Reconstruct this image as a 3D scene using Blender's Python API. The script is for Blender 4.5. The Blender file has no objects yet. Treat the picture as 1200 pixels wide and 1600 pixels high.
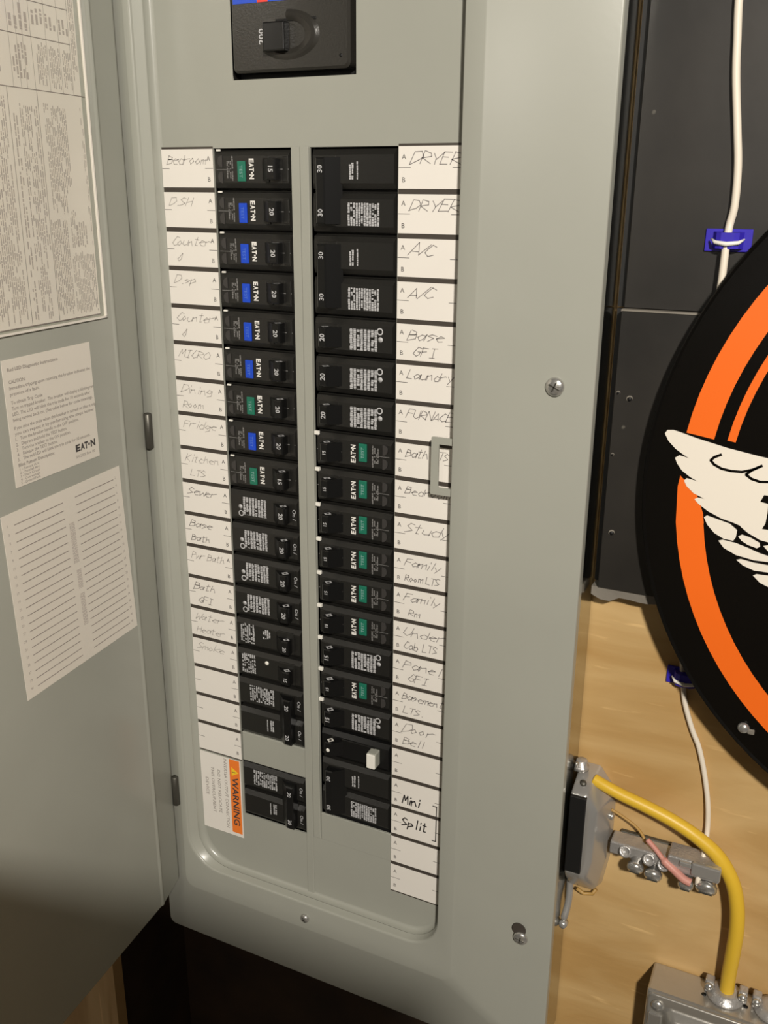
import bpy, bmesh, math, random
from mathutils import Vector, Matrix
random.seed(7)
S = 0.001; Z0 = 1650.0            # everything below is in millimetres; the circuit grid starts 1.65 m above the floor
C = bpy.context.scene.collection
def W(p): return Vector((p[0]*S, p[1]*S, (p[2]+Z0)*S))

# ------------------------------------------------------------------ camera
cam_d = bpy.data.cameras.new('camera'); cam = bpy.data.objects.new('camera', cam_d); C.objects.link(cam)
bpy.context.scene.camera = cam
cam_d.sensor_fit = 'VERTICAL'; cam_d.sensor_height = 24.0; cam_d.lens = 24.0*1477.168/1600.0
cam_d.clip_start = 0.01; cam_d.clip_end = 50
R0 = Vector((0.90092422, 0.43392372, 0.00676384)); R1 = Vector((0.1452278, -0.28676553, -0.94692894)); R2 = Vector((-0.40895529, 0.85409352, -0.3213718))
mw = Matrix((( R0.x, -R1.x, -R2.x, 0), (R0.y, -R1.y, -R2.y, 0), (R0.z, -R1.z, -R2.z, 0), (0, 0, 0, 1)))
mw.translation = W((424.27, -540.25, -25.3)); cam.matrix_world = mw

# ------------------------------------------------------------------ world, lights, exposure
world = bpy.data.worlds.new('room_light'); bpy.context.scene.world = world; world.use_nodes = True
bg = world.node_tree.nodes['Background']; bg.inputs[0].default_value = (1.0, 0.90, 0.76, 1); bg.inputs[1].default_value = 0.04
def area(name, loc, tgt, size, power, col):
    d = bpy.data.lights.new(name, 'AREA'); d.shape = 'DISK'; d.size = size; d.energy = power; d.color = col
    o = bpy.data.objects.new(name, d); C.objects.link(o); o.location = W(loc)
    o.rotation_euler = (W(tgt)-W(loc)).to_track_quat('-Z', 'Y').to_euler(); return o
def spot(name, loc, tgt, radius, power, col, angle, blend):
    d = bpy.data.lights.new(name, 'SPOT'); d.shadow_soft_size = radius; d.energy = power; d.color = col
    d.spot_size = math.radians(angle); d.spot_blend = blend
    o = bpy.data.objects.new(name, d); C.objects.link(o); o.location = W(loc)
    o.rotation_euler = (W(tgt)-W(loc)).to_track_quat('-Z', 'Y').to_euler(); return o
spot('near_lamp', (850, -1150, 480), (250, 0, -200), 0.042, 94, (1.0, 0.935, 0.84), 150, 0.3)
area('far_lamp', (450, -3800, 520), (150, 0, 0), 0.35, 7, (1.0, 0.92, 0.82))
vs = bpy.context.scene.view_settings; vs.view_transform = 'Standard'; vs.look = 'None'; vs.gamma = 1; vs.use_curve_mapping = False; vs.exposure = 0.0

# ------------------------------------------------------------------ materials
MATS = {}
def mat(name, col, rough=0.5, metal=0.0, bump=0.0, bscale=400.0, var=0.0, coat=0.0, spec=0.5):
    m = bpy.data.materials.new(name); m.use_nodes = True; nt = m.node_tree; b = nt.nodes['Principled BSDF']
    b.inputs['Base Color'].default_value = (*col, 1); b.inputs['Roughness'].default_value = rough; b.inputs['Metallic'].default_value = metal
    b.inputs['Coat Weight'].default_value = coat; b.inputs['Specular IOR Level'].default_value = spec
    tc = nt.nodes.new('ShaderNodeTexCoord'); n = nt.nodes.new('ShaderNodeTexNoise'); n.inputs['Scale'].default_value = bscale
    nt.links.new(tc.outputs['Object'], n.inputs['Vector'])
    if bump:
        bp = nt.nodes.new('ShaderNodeBump'); bp.inputs['Strength'].default_value = bump; bp.inputs['Distance'].default_value = 0.0006
        nt.links.new(n.outputs['Fac'], bp.inputs['Height']); nt.links.new(bp.outputs[0], b.inputs['Normal'])
    if var:
        n2 = nt.nodes.new('ShaderNodeTexNoise'); n2.inputs['Scale'].default_value = 14; n2.inputs['Detail'].default_value = 6
        nt.links.new(tc.outputs['Object'], n2.inputs['Vector'])
        r = nt.nodes.new('ShaderNodeValToRGB'); r.color_ramp.elements[0].position = 0.35; r.color_ramp.elements[1].position = 0.68
        r.color_ramp.elements[0].color = (*[c*(1-var) for c in col], 1); r.color_ramp.elements[1].color = (*[min(1, c*(1+var)) for c in col], 1)
        nt.links.new(n2.outputs['Fac'], r.inputs[0]); nt.links.new(r.outputs[0], b.inputs['Base Color'])
    MATS[name] = m; return m
mat('grey_paint', (0.355, 0.358, 0.312), 0.26, 0, 0.03, 300, 0.02)
mat('grey_paint_box', (0.30, 0.31, 0.275), 0.16, 0, 0.02, 200, 0.03, 0.3)
mat('galvanized', (0.42, 0.42, 0.39), 0.16, 1.0, 0.02, 120)
mat('black_plastic', (0.0135, 0.013, 0.0115), 0.36, 0, 0.14, 500, 0, 0, 0.6)
mat('bump_plastic', (0.045, 0.042, 0.040), 0.4)
mat('handle_plastic', (0.006, 0.006, 0.006), 0.28)
mat('main_plastic', (0.030, 0.028, 0.024), 0.26, 0, 0.12, 700)
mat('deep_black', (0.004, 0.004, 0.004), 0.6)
mat('paper', (0.82, 0.78, 0.72), 0.55, 0, 0.02, 200, 0.02)
mat('sheet_paper', (0.80, 0.75, 0.68), 0.6, 0, 0.0, 200, 0.02)
mat('door_paper', (0.74, 0.69, 0.61), 0.6, 0, 0.0, 200, 0.02)
mat('bar_brown', (0.055, 0.045, 0.036), 0.6)
mat('print_dark', (0.05, 0.045, 0.045), 0.6)
mat('print_grey', (0.26, 0.225, 0.205), 0.7)
mat('print_mid', (0.33, 0.29, 0.27), 0.7)
mat('print_faint', (0.47, 0.42, 0.385), 0.7)
mat('pencil', (0.27, 0.25, 0.24), 0.6)
mat('pencil_pale', (0.47, 0.44, 0.41), 0.6)
mat('marker', (0.03, 0.027, 0.027), 0.5)
mat('white_ink', (0.80, 0.78, 0.74), 0.5)
mat('grey_ink', (0.50, 0.50, 0.51), 0.5)
mat('dim_ink', (0.20, 0.195, 0.19), 0.5)
mat('test_green', (0.012, 0.16, 0.10), 0.4)
mat('test_blue', (0.008, 0.065, 0.58), 0.4)
mat('test_text', (0.25, 0.42, 0.40), 0.5)
mat('test_text_blue', (0.10, 0.20, 0.62), 0.5)
mat('white_plastic', (0.85, 0.83, 0.76), 0.4)
mat('warn_orange', (0.90, 0.22, 0.03), 0.5)
mat('warn_yellow', (0.95, 0.62, 0.03), 0.5)
mat('label_blue', (0.03, 0.09, 0.60), 0.4)
mat('label_red', (0.80, 0.07, 0.05), 0.4)
mat('zinc', (0.62, 0.61, 0.58), 0.25, 0.8, 0.25, 500)
mat('steel', (0.50, 0.48, 0.44), 0.30, 0.75, 0.15, 260, 0.05)
mat('chrome', (0.50, 0.49, 0.47), 0.24, 0.6, 0.10, 120)
mat('cast', (0.47, 0.455, 0.44), 0.34, 0.6, 0.5, 600)
mat('dark_steel', (0.10, 0.095, 0.08), 0.4, 0.6)
mat('yellow_jacket', (0.72, 0.46, 0.035), 0.42, 0, 0.15, 200)
mat('white_jacket', (0.80, 0.72, 0.60), 0.45, 0, 0.1, 200)
mat('tan_wire', (0.42, 0.25, 0.07), 0.5)
mat('red_wire', (0.60, 0.27, 0.22), 0.5)
mat('blue_plastic', (0.035, 0.022, 0.42), 0.38)
mat('sign_black', (0.004, 0.0035, 0.003), 0.22, 0, 0, 400, 0, 0, 0.25)
mat('sign_orange', (0.90, 0.155, 0.012), 0.38)
mat('sign_white', (0.84, 0.78, 0.68), 0.4)
mat('pale_edge', (0.20, 0.18, 0.15), 0.7, 0, 0.3, 300, 0.2)
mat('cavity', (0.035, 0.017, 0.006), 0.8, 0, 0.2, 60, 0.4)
mat('concrete', (0.30, 0.29, 0.27), 0.8, 0, 0.3, 60, 0.2)
def wood(name, c_lo, c_hi, vertical=False, rough=0.42):
    m = bpy.data.materials.new(name); m.use_nodes = True; nt = m.node_tree; b = nt.nodes['Principled BSDF']; L = nt.links
    tc = nt.nodes.new('ShaderNodeTexCoord'); mp = nt.nodes.new('ShaderNodeMapping'); L.new(tc.outputs['Object'], mp.inputs[0])
    mp.inputs['Scale'].default_value = (30, 5, 2.2) if vertical else (4.5, 5, 17)
    if not vertical: mp.inputs['Rotation'].default_value = (0, math.radians(4), 0)
    n = nt.nodes.new('ShaderNodeTexNoise'); n.inputs['Scale'].default_value = 1.3; n.inputs['Detail'].default_value = 5; n.inputs['Distortion'].default_value = 0.9
    L.new(mp.outputs[0], n.inputs['Vector'])
    r = nt.nodes.new('ShaderNodeValToRGB'); r.color_ramp.elements[0].position = 0.36; r.color_ramp.elements[1].position = 0.66
    r.color_ramp.elements[0].color = (*c_lo, 1); r.color_ramp.elements[1].color = (*c_hi, 1); L.new(n.outputs['Fac'], r.inputs[0])
    mp2 = nt.nodes.new('ShaderNodeMapping'); L.new(tc.outputs['Object'], mp2.inputs[0])
    mp2.inputs['Scale'].default_value = (160, 20, 8) if vertical else (22, 20, 150); mp2.inputs['Rotation'].default_value = (0, math.radians(0 if vertical else 8), 0)
    n2 = nt.nodes.new('ShaderNodeTexNoise'); n2.inputs['Scale'].default_value = 1.0; n2.inputs['Detail'].default_value = 2; L.new(mp2.outputs[0], n2.inputs['Vector'])
    r2 = nt.nodes.new('ShaderNodeValToRGB'); r2.color_ramp.elements[0].position = 0.66; r2.color_ramp.elements[1].position = 0.74
    r2.color_ramp.elements[0].color = (0, 0, 0, 1); r2.color_ramp.elements[1].color = (0.55, 0.55, 0.55, 1); L.new(n2.outputs['Fac'], r2.inputs[0])
    mx = nt.nodes.new('ShaderNodeMix'); mx.data_type = 'RGBA'; L.new(r2.outputs[0], mx.inputs[0]); L.new(r.outputs[0], mx.inputs[6])
    mx.inputs[7].default_value = (*[min(1, c*1.35) for c in c_hi], 1)
    L.new(mx.outputs[2], b.inputs['Base Color']); b.inputs['Roughness'].default_value = rough
    bp = nt.nodes.new('ShaderNodeBump'); bp.inputs['Strength'].default_value = 0.25; bp.inputs['Distance'].default_value = 0.001
    L.new(n2.outputs['Fac'], bp.inputs['Height']); L.new(bp.outputs[0], b.inputs['Normal'])
    MATS[name] = m
wood('plywood', (0.47, 0.285, 0.105), (0.62, 0.425, 0.195))
wood('stud_wood', (0.52, 0.30, 0.11), (0.72, 0.47, 0.21), True)
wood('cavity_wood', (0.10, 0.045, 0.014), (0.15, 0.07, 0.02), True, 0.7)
def black_board():
    m = bpy.data.materials.new('black_board'); m.use_nodes = True; nt = m.node_tree; b = nt.nodes['Principled BSDF']; L = nt.links
    tc = nt.nodes.new('ShaderNodeTexCoord'); n = nt.nodes.new('ShaderNodeTexNoise'); n.inputs['Scale'].default_value = 9; n.inputs['Detail'].default_value = 8
    L.new(tc.outputs['Object'], n.inputs['Vector'])
    r = nt.nodes.new('ShaderNodeValToRGB'); r.color_ramp.elements[0].position = 0.35; r.color_ramp.elements[1].position = 0.75
    r.color_ramp.elements[0].color = (0.012, 0.0108, 0.0092, 1); r.color_ramp.elements[1].color = (0.034, 0.030, 0.025, 1); L.new(n.outputs['Fac'], r.inputs[0])
    n2 = nt.nodes.new('ShaderNodeTexNoise'); n2.inputs['Scale'].default_value = 120; n2.inputs['Detail'].default_value = 1; L.new(tc.outputs['Object'], n2.inputs['Vector'])
    r2 = nt.nodes.new('ShaderNodeValToRGB'); r2.color_ramp.elements[0].position = 0.79; r2.color_ramp.elements[1].position = 0.83
    r2.color_ramp.elements[1].color = (0.6, 0.6, 0.6, 1); L.new(n2.outputs['Fac'], r2.inputs[0])
    mx = nt.nodes.new('ShaderNodeMix'); mx.data_type = 'RGBA'; L.new(r2.outputs[0], mx.inputs[0]); L.new(r.outputs[0], mx.inputs[6]); mx.inputs[7].default_value = (0.13, 0.12, 0.10, 1)
    L.new(mx.outputs[2], b.inputs['Base Color']); b.inputs['Roughness'].default_value = 0.42
    bp = nt.nodes.new('ShaderNodeBump'); bp.inputs['Strength'].default_value = 0.35; bp.inputs['Distance'].default_value = 0.002
    L.new(n.outputs['Fac'], bp.inputs['Height']); L.new(bp.outputs[0], b.inputs['Normal']); MATS['black_board'] = m
black_board()
def sleeve_mat():
    m = bpy.data.materials.new('clear_sleeve'); m.use_nodes = True; nt = m.node_tree; nt.nodes.clear()
    o = nt.nodes.new('ShaderNodeOutputMaterial'); t = nt.nodes.new('ShaderNodeBsdfTransparent'); g = nt.nodes.new('ShaderNodeBsdfGlossy'); mx = nt.nodes.new('ShaderNodeMixShader')
    t.inputs[0].default_value = (0.99, 0.99, 0.98, 1); g.inputs['Roughness'].default_value = 0.2; mx.inputs[0].default_value = 0.03
    nt.links.new(t.outputs[0], mx.inputs[1]); nt.links.new(g.outputs[0], mx.inputs[2]); nt.links.new(mx.outputs[0], o.inputs[0]); MATS['clear_sleeve'] = m
sleeve_mat()

# ------------------------------------------------------------------ mesh helpers
class MB:
    def __init__(s): s.v = []; s.f = []; s.sm = []
    def add(s, vs_, fs, smooth=False):
        o = len(s.v); s.v += [tuple(p) for p in vs_]; s.f += [tuple(o+i for i in f) for f in fs]; s.sm += [smooth]*len(fs); return s
    def quad(s, a, b, c, d): return s.add([a, b, c, d], [(0, 1, 2, 3)])
    def box(s, x0, x1, y0, y1, z0, z1, bev=0, seg=2, M=None):
        bm = bmesh.new(); bmesh.ops.create_cube(bm, size=1)
        for v in bm.verts: v.co = Vector(((x0+x1)/2+v.co.x*(x1-x0), (y0+y1)/2+v.co.y*(y1-y0), (z0+z1)/2+v.co.z*(z1-z0)))
        if bev: bmesh.ops.bevel(bm, geom=bm.edges[:], offset=bev, segments=seg, affect='EDGES', profile=0.5)
        if M: bm.transform(M)
        bm.verts.index_update(); s.add([v.co for v in bm.verts], [[v.index for v in f.verts] for f in bm.faces], False); bm.free(); return s
    def prism(s, pts, y0, y1):            # closed outline (x,z) extruded along y
        n = len(pts); vs_ = [(x, y0, z) for x, z in pts]+[(x, y1, z) for x, z in pts]
        return s.add(vs_, [tuple(range(n)), tuple(range(2*n-1, n-1, -1))]+[((i+1) % n, i, n+i, n+(i+1) % n) for i in range(n)])
    def tube(s, path, r, n=10, caps=True):
        P = [Vector(p) for p in path]; rings = []; up = Vector((0.13, 0.97, 0.21)).normalized()
        rr = r if isinstance(r, (list, tuple)) else [r]*len(P)
        for i, p in enumerate(P):
            t = (P[min(i+1, len(P)-1)]-P[max(i-1, 0)]).normalized(); a = t.cross(up)
            a = a.normalized() if a.length > 1e-4 else t.orthogonal().normalized(); b = t.cross(a)
            rings.append([p+(a*math.cos(k*2*math.pi/n)+b*math.sin(k*2*math.pi/n))*rr[i] for k in range(n)])
        vs_ = [q for R in rings for q in R]; fs = []
        for i in range(len(P)-1):
            for k in range(n): fs.append((i*n+k, i*n+(k+1) % n, (i+1)*n+(k+1) % n, (i+1)*n+k))
        if caps: fs += [tuple(range(n-1, -1, -1)), tuple((len(P)-1)*n+k for k in range(n))]
        return s.add(vs_, fs, True)
    def lathe(s, c, axis, prof, n=20):      # prof = [(distance along axis, radius)]
        a = Vector(axis).normalized(); c = Vector(c); u = a.orthogonal().normalized(); w = a.cross(u); vs_ = []; fs = []
        for d, r in prof:
            for k in range(n): vs_.append(c+a*d+(u*math.cos(k*2*math.pi/n)+w*math.sin(k*2*math.pi/n))*max(r, 1e-3))
        for i in range(len(prof)-1):
            for k in range(n): fs.append((i*n+k, i*n+(k+1) % n, (i+1)*n+(k+1) % n, (i+1)*n+k))
        fs += [tuple(range(n-1, -1, -1)), tuple((len(prof)-1)*n+k for k in range(n))]
        return s.add(vs_, fs, True)
    def build(s, name, m, parent=None, origin=None, recalc=True):
        o0 = Vector(origin) if origin is not None else Vector((0, 0, 0))
        me = bpy.data.meshes.new(name); me.from_pydata([((v[0]-o0.x)*S, (v[1]-o0.y)*S, (v[2]-o0.z)*S) for v in s.v], [], s.f)
        me.materials.append(MATS[m]); me.polygons.foreach_set('use_smooth', s.sm)
        if recalc:
            bm = bmesh.new(); bm.from_mesh(me); bmesh.ops.recalc_face_normals(bm, faces=bm.faces); bm.to_mesh(me); bm.free()
        me.update(); o = bpy.data.objects.new(name, me); C.objects.link(o)
        if parent is not None: o.parent = parent; o.location = o0*S
        else: o.location = W(o0)
        return o
def tag(o, label=None, cat=None, group=None, kind=None):
    if label: o['label'] = label
    if cat: o['category'] = cat
    if group: o['group'] = group
    if kind: o['kind'] = kind
    return o
def empty(name, loc, label, cat, group=None, kind=None):
    o = bpy.data.objects.new(name, None); C.objects.link(o); o.location = W(loc); o.empty_display_size = 0.02; return tag(o, label, cat, group, kind)

_tc = {}
def glyphs(text, bold=0.0):
    k = (text, bold)
    if k not in _tc:
        cu = bpy.data.curves.new('t', 'FONT'); cu.body = text; cu.size = 1; cu.resolution_u = 2; cu.offset = bold; cu.fill_mode = 'BOTH'
        ob = bpy.data.objects.new('t', cu); C.objects.link(ob); bpy.context.view_layer.update()
        me = bpy.data.meshes.new_from_object(ob.evaluated_get(bpy.context.evaluated_depsgraph_get()))
        vs_ = [(v.co.x, v.co.y) for v in me.vertices]; fs = [tuple(p.vertices) for p in me.polygons]
        bpy.data.objects.remove(ob); bpy.data.curves.remove(cu); bpy.data.meshes.remove(me)
        _tc[k] = (vs_, fs)
    return _tc[k]
def txt(mb, text, size, P, dx, dy, bold=0.0, align='L', fit=None, sy=1.0):
    vs_, fs = glyphs(text, bold)
    if not vs_: return 0
    x0 = min(v[0] for v in vs_); x1 = max(v[0] for v in vs_); w = (x1-x0)*size; sx = size
    if fit: sx = size*fit/w; w = fit
    off = {'L': 0, 'C': -w/2, 'R': -w}[align]
    P = Vector(P); dx = Vector(dx); dy = Vector(dy)
    mb.add([P+dx*((v[0]-x0)*sx+off)+dy*(v[1]*size*sy) for v in vs_], fs); return w
def marks(mb, P, dx, dy, w, h, rows, rnd, fill=0.75):      # rows of illegible fine print, as in the photograph
    P = Vector(P); dx = Vector(dx); dy = Vector(dy); rh = h/rows
    for r in range(rows):
        x = 0; y = r*rh
        while x < w:
            l = rnd.uniform(0.4, 1.5); l = min(l, w-x)
            if rnd.random() < fill and l > 0.2:
                a = y+rh*rnd.uniform(0.02, 0.16); b = y+rh*rnd.uniform(0.7, 0.9)
                mb.quad(P+dx*x+dy*a, P+dx*(x+l)+dy*a, P+dx*(x+l)+dy*b, P+dx*x+dy*b)
            x += l+rnd.uniform(0.12, 0.3)
PEN = {'A':"02 39 62;14 54",'B':"02 09;09 48 46 06 56 53 02",'C':"68 39 16 04 32 63",'D':"02 09;09 49 66 44 02",'E':"59 09 02 52;06 46",'F':"09 02;09 59;06 46",
'G':"68 39 16 04 32 53 55 35",'H':"09 02;59 52;05 56",'I':"39 32;19 59;12 52",'K':"09 02;59 05 52",'L':"09 02 52",'M':"02 19 35 59 62",'N':"02 09 52 59",'O':"39 06 04 32 64 66 39",
'P':"02 09;09 48 56 05",'R':"02 09;09 48 56 05 62",'S':"58 29 07 35 54 33 02",'T':"09 69;39 32",'U':"09 04 32 54 59",'W':"09 12 36 52 69",'Y':"09 35 69;35 32",
'a':"55 26 04 22 43 56 52",'b':"09 02 42 54 36 05",'c':"55 26 04 22 52",'d':"59 52 22 04 26 55",'e':"04 55 26 04 22 52",'f':"58 39 26 22;15 45",'g':"55 26 04 33 55 51 20",
'h':"09 02;05 36 52",'i':"26 22;28 29",'k':"09 02;56 04 52",'l':"29 22",'m':"02 06;05 26 32;35 56 62",'n':"02 06;05 36 52",'o':"26 04 22 44 26",'p':"06 00;05 36 54 02",
'r':"06 02;05 36 56",'s':"55 26 05 44 12",'t':"29 22 42;07 47",'u':"06 03 22 53;56 52",'w':"06 12 35 52 66",'y':"06 23;56 20",'/':"02 59",'.':"22 32",'v':"39 31;13 31 53",'q':"26 04 22 44 49 26"}
def pen(mb, text, x, z, size, y, width, rnd, slant=0.28, rise=0.0, cond=1.0):
    for ch in text:
        if ch == ' ': x += size*0.45; continue
        s_ = size*rnd.uniform(0.9, 1.1)/7.0; dz = rnd.uniform(-0.05, 0.05)*size
        for ln in PEN[ch].split(';'):
            pts = []
            for t in ln.split():
                a = int(t[0])+rnd.uniform(-.3, .3); b = int(t[1])-2+rnd.uniform(-.3, .3)
                pts.append((x+(a+b*slant)*s_*cond, z+dz+b*s_+rise*x))
            for (a, b), (c, d) in zip(pts, pts[1:]):
                L = math.hypot(c-a, d-b) or 1; nx, nz = -(d-b)/L*width/2, (c-a)/L*width/2; ex, ez = (c-a)/L*width*.3, (d-b)/L*width*.3
                mb.quad((a-ex-nx, y, b-ez-nz), (c+ex-nx, y, d+ez-nz), (c+ex+nx, y, d+ez+nz), (a-ex+nx, y, b-ez+nz))
        x += size*(0.5 if ch in 'il./' else 0.86)*cond
    return x
def rrect(x0, x1, z0, z1, r, n=6):          # rounded rectangle outline, r = one radius or one per corner (bl, br, tr, tl)
    rs = r if isinstance(r, (list, tuple)) else [r]*4; out = []
    for (cx, cz, a0), q in zip(((x0, z0, 180), (x1, z0, 270), (x1, z1, 0), (x0, z1, 90)), rs):
        ox = cx+(q if cx == x0 else -q); oz = cz+(q if cz == z0 else -q)
        for k in range(n+1):
            a = math.radians(a0+90*k/n); out.append((ox+q*math.cos(a), oz+q*math.sin(a)))
    return out
def loft(mb, loops, smooth=False):           # loops of equal count: list of [(x,y,z)...]
    n = len(loops[0]); vs_ = [p for L in loops for p in L]
    fs = [(i*n+k, i*n+(k+1) % n, (i+1)*n+(k+1) % n, (i+1)*n+k) for i in range(len(loops)-1) for k in range(n)]
    return mb.add(vs_, fs, smooth)

# ------------------------------------------------------------------ the setting
def struct(name, mb, m): return tag(mb.build(name, m), kind='structure')
struct('wall_right', MB().box(296, 1700, 38, 50, -1650, 900), 'plywood')
struct('wall_left', MB().box(-1200, -148, 26, 39, -1650, 900), 'stud_wood')
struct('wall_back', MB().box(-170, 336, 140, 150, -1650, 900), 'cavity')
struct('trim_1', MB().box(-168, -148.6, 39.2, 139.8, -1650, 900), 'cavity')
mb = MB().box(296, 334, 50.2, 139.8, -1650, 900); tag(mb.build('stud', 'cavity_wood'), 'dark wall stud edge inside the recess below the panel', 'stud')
struct('floor', MB().box(-2500, 2500, -3500, 150, -1670, -1650.2), 'concrete')

# ------------------------------------------------------------------ black boards on the wall
def board(z0, z1, y0, label, holes):
    e = empty('wall_board', (302, y0, z0), label, 'board', 'black boards beside the panel')
    o = (302, y0, z0)
    def loc(b): b.v = [(v[0]-o[0], v[1]-o[1], v[2]-o[2]) for v in b.v]; return b
    loc(MB().box(302.2, 308, 33, 37.8, z0, z1)).build('gap_shade_strip', 'deep_black', e)  # deep black strip painted in as the shade between enclosure and board
    loc(MB().box(307, 900, y0, 37.8, z0, z1, 0.5, 1)).build('panel', 'black_board', e)
    for hx, hz, hr in holes:
        h = MB().lathe((hx, y0-0.1, hz), (.25, -1, -.35), [(-0.6, hr*1.25), (0.1, hr*1.2), (0.35, hr*0.95), (0.1, hr*0.8)], 9)
        loc(h).build('nail_hole', 'pale_edge', e)
        loc(MB().lathe((hx, y0-0.5, hz), (0, -1, 0), [(-0.2, hr*0.8), (0.3, hr*0.8)], 10)).build('hole', 'deep_black', e)
    return e, loc
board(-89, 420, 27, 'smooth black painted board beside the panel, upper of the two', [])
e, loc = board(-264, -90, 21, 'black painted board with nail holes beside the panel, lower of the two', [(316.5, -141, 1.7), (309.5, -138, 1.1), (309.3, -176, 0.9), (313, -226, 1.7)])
loc(MB().box(307, 900, 21.4, 27, -90.3, -89.1)).build('top_edge', 'pale_edge', e)
b = MB(); rnd = random.Random(3); x = 303
pts = [(303, -264.2)]
while x < 430: pts.append((x, -269.5+rnd.uniform(-.6, .6)-(3.0 if 305 < x < 318 else 0))); x += 6
pts.append((430, -264.2)); b.prism(pts, 22.5, 37.5); loc(b).build('ragged_bottom_edge', 'pale_edge', e)

# ------------------------------------------------------------------ made-up cabinet, added out of view to shade the foot of the panel
e = empty('added_shade_blocker', (-110, -560, -1650), 'added grey cabinet, unseen, placed to shade the foot of the panel', 'shade blocker')
def tl(b, name, m, parent=e): b.v = [(v[0]+110, v[1]+560, v[2]+1650) for v in b.v]; return b.build(name, m, parent)
tl(MB().box(210, 485, -800, -480, -1600, -162, 4, 2), 'body', 'grey_paint_box')
tl(MB().box(225, 470, -780, -500, -1650, -1600, 2, 1), 'blocker_plinth', 'dark_steel')
for x0, x1, hx in ((214, 345, 330), (350, 481, 366)):
    dd = tl(MB().box(x0, x1, -818, -801, -1590, -180, 3, 2), 'blocker_door', 'grey_paint_box')
    b = MB().tube([(hx, -818, -760), (hx, -845, -765), (hx, -845, -875), (hx, -818, -880)], 5, 8); b.v = [(v[0]+110, v[1]+560, v[2]+1650) for v in b.v]; b.build('blocker_handle', 'zinc', dd)

# ------------------------------------------------------------------ breaker panel
panel = empty('breaker_panel', (132, 36, -640), 'grey steel breaker panel with its door swung open to the left', 'electrical panel')
PO = Vector((132, 36, -640))
def pl(b, name, m, parent=None, org=None):
    """mesh given in panel millimetres, as a child of the panel (or of one of its parts)"""
    b.v = [tuple(Vector(v)-PO) for v in b.v]; return b.build(name, m, parent or panel)
# enclosure behind the cover
b = MB()
for a in ((-34, -32, -8, 36, -638, 213), (298.6, 300.6, -8, 36, -638, 213), (-32, 298.6, -8, 36, -638, -636), (-32, 298.6, -8, 36, 211, 213), (-32, 298.6, 34, 36, -636, 211)): b.box(*a)
pl(b, 'enclosure', 'galvanized')
# cover: raised frame around the opening, outer flange slightly lower
def L3(pts, y, yb=None):
    return [(x, y if yb is None or z > -600 else yb, z) for x, z in pts]
cr = (30, 26, 20, 20)
loops = [L3(rrect(-2.4, 216.8, -563.3, 171, cr), -6.0), L3(rrect(-2.6, 217, -563.5, 171, cr), -6.6)]
for k in range(5):                       # rounded lip
    a = math.radians(90*k/4); d = 1.8*(1-math.cos(a)); q = 1.8*math.sin(a); loops.append(L3(rrect(-7.6-d, 217.4+d*.6, -564.2-d, 171.6+d, cr), -10.8-q))
loops += [L3(rrect(-13, 229, -588.5, 181, 9), -12.6), L3(rrect(-14, 230.4, -590, 182, 9), -12.5), L3(rrect(-15, 231.6, -591.5, 183, 9), -12.0),
         L3(rrect(-37.4, 301.4, -641.3, 214, 6), -11.6, -8.2), L3(rrect(-38.0, 302.0, -642.1, 214.4, 6), -11.3, -7.9), L3(rrect(-38.4, 302.4, -642.6, 214.8, 6), -10.5, -7.2), L3(rrect(-38.4, 302.4, -642.6, 214.8, 6), -2)]
b = MB(); loft(b, loops)
cover = pl(b, 'cover', 'grey_paint'); cover['label'] = 'grey painted cover frame around the breakers'
md = cover.modifiers.new('b', 'BEVEL'); md.width = 0.0006; md.segments = 2; md.limit_method = 'ANGLE'; md.angle_limit = math.radians(25)
for p in cover.data.polygons: p.use_smooth = True
# dead front plate with real cut-outs
xs = [-6, 41.5, 59, 99.8, 113.3, 145.5, 173.3, 222]; zs = [-566, -508, -483.2, -457.5, -430.8, -0.0, 39.5, 132, 174]
b = MB()
for i in range(len(xs)-1):
    for j in range(len(zs)-1):
        cx = (xs[i]+xs[i+1])/2; cz = (zs[j]+zs[j+1])/2
        if 41.5 < cx < 99.8 and -508 < cz < 0: continue
        if 113.3 < cx < 173.3 and -508 < cz < 0: continue
        if 59 < cx < 145.5 and 39.5 < cz < 132: continue
        b.quad((xs[i], 0, zs[j]), (xs[i+1], 0, zs[j]), (xs[i+1], 0, zs[j+1]), (xs[i], 0, zs[j+1]))
df = pl(b, 'dead_front', 'grey_paint')
bm = bmesh.new(); bm.from_mesh(df.data); bmesh.ops.remove_doubles(bm, verts=bm.verts, dist=1e-6)
for f in bm.faces:
    if f.normal.y > 0: f.normal_flip()
bm.to_mesh(df.data); bm.free(); md = df.modifiers.new('s', 'SOLIDIFY'); md.thickness = 0.0014; md.offset = -1
b = MB().box(100.1, 106.2, -0.9, 0, -566, 0.6, 0.3, 1); b.box(106.8, 113.2, -1.7, 0, -507, 0.6, 0.5, 2); pl(b, 'centre_rail', 'grey_paint')
pl(MB().box(113.5, 173.1, -0.5, 1.5, -507.7, -483.4, 0.3, 1), 'filler_plate', 'grey_paint')
pl(MB().box(41.8, 99.6, 0.8, 3, -457.2, -431.2, 0.6, 2), 'filler_plate', 'grey_paint')
for xo, x1 in ((41.5, 99.8), (113.3, 173.3)):
    pl(MB().box(xo+0.2, x1-0.2, 8, 9, -508, -0.2), 'backing', 'deep_black')
pl(MB().box(59.2, 145.3, 9, 10, 39.7, 131), 'backing', 'deep_black')
b = MB(); b.prism(rrect(59, 145.5, 39.5, 132, 3.2), 0.3, 8); b.f = [f for f in b.f if len(f) == 4]; b.sm = b.sm[:len(b.f)]; pl(b, 'cutout_rim', 'black_plastic')
b = MB(); lp = []
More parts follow.
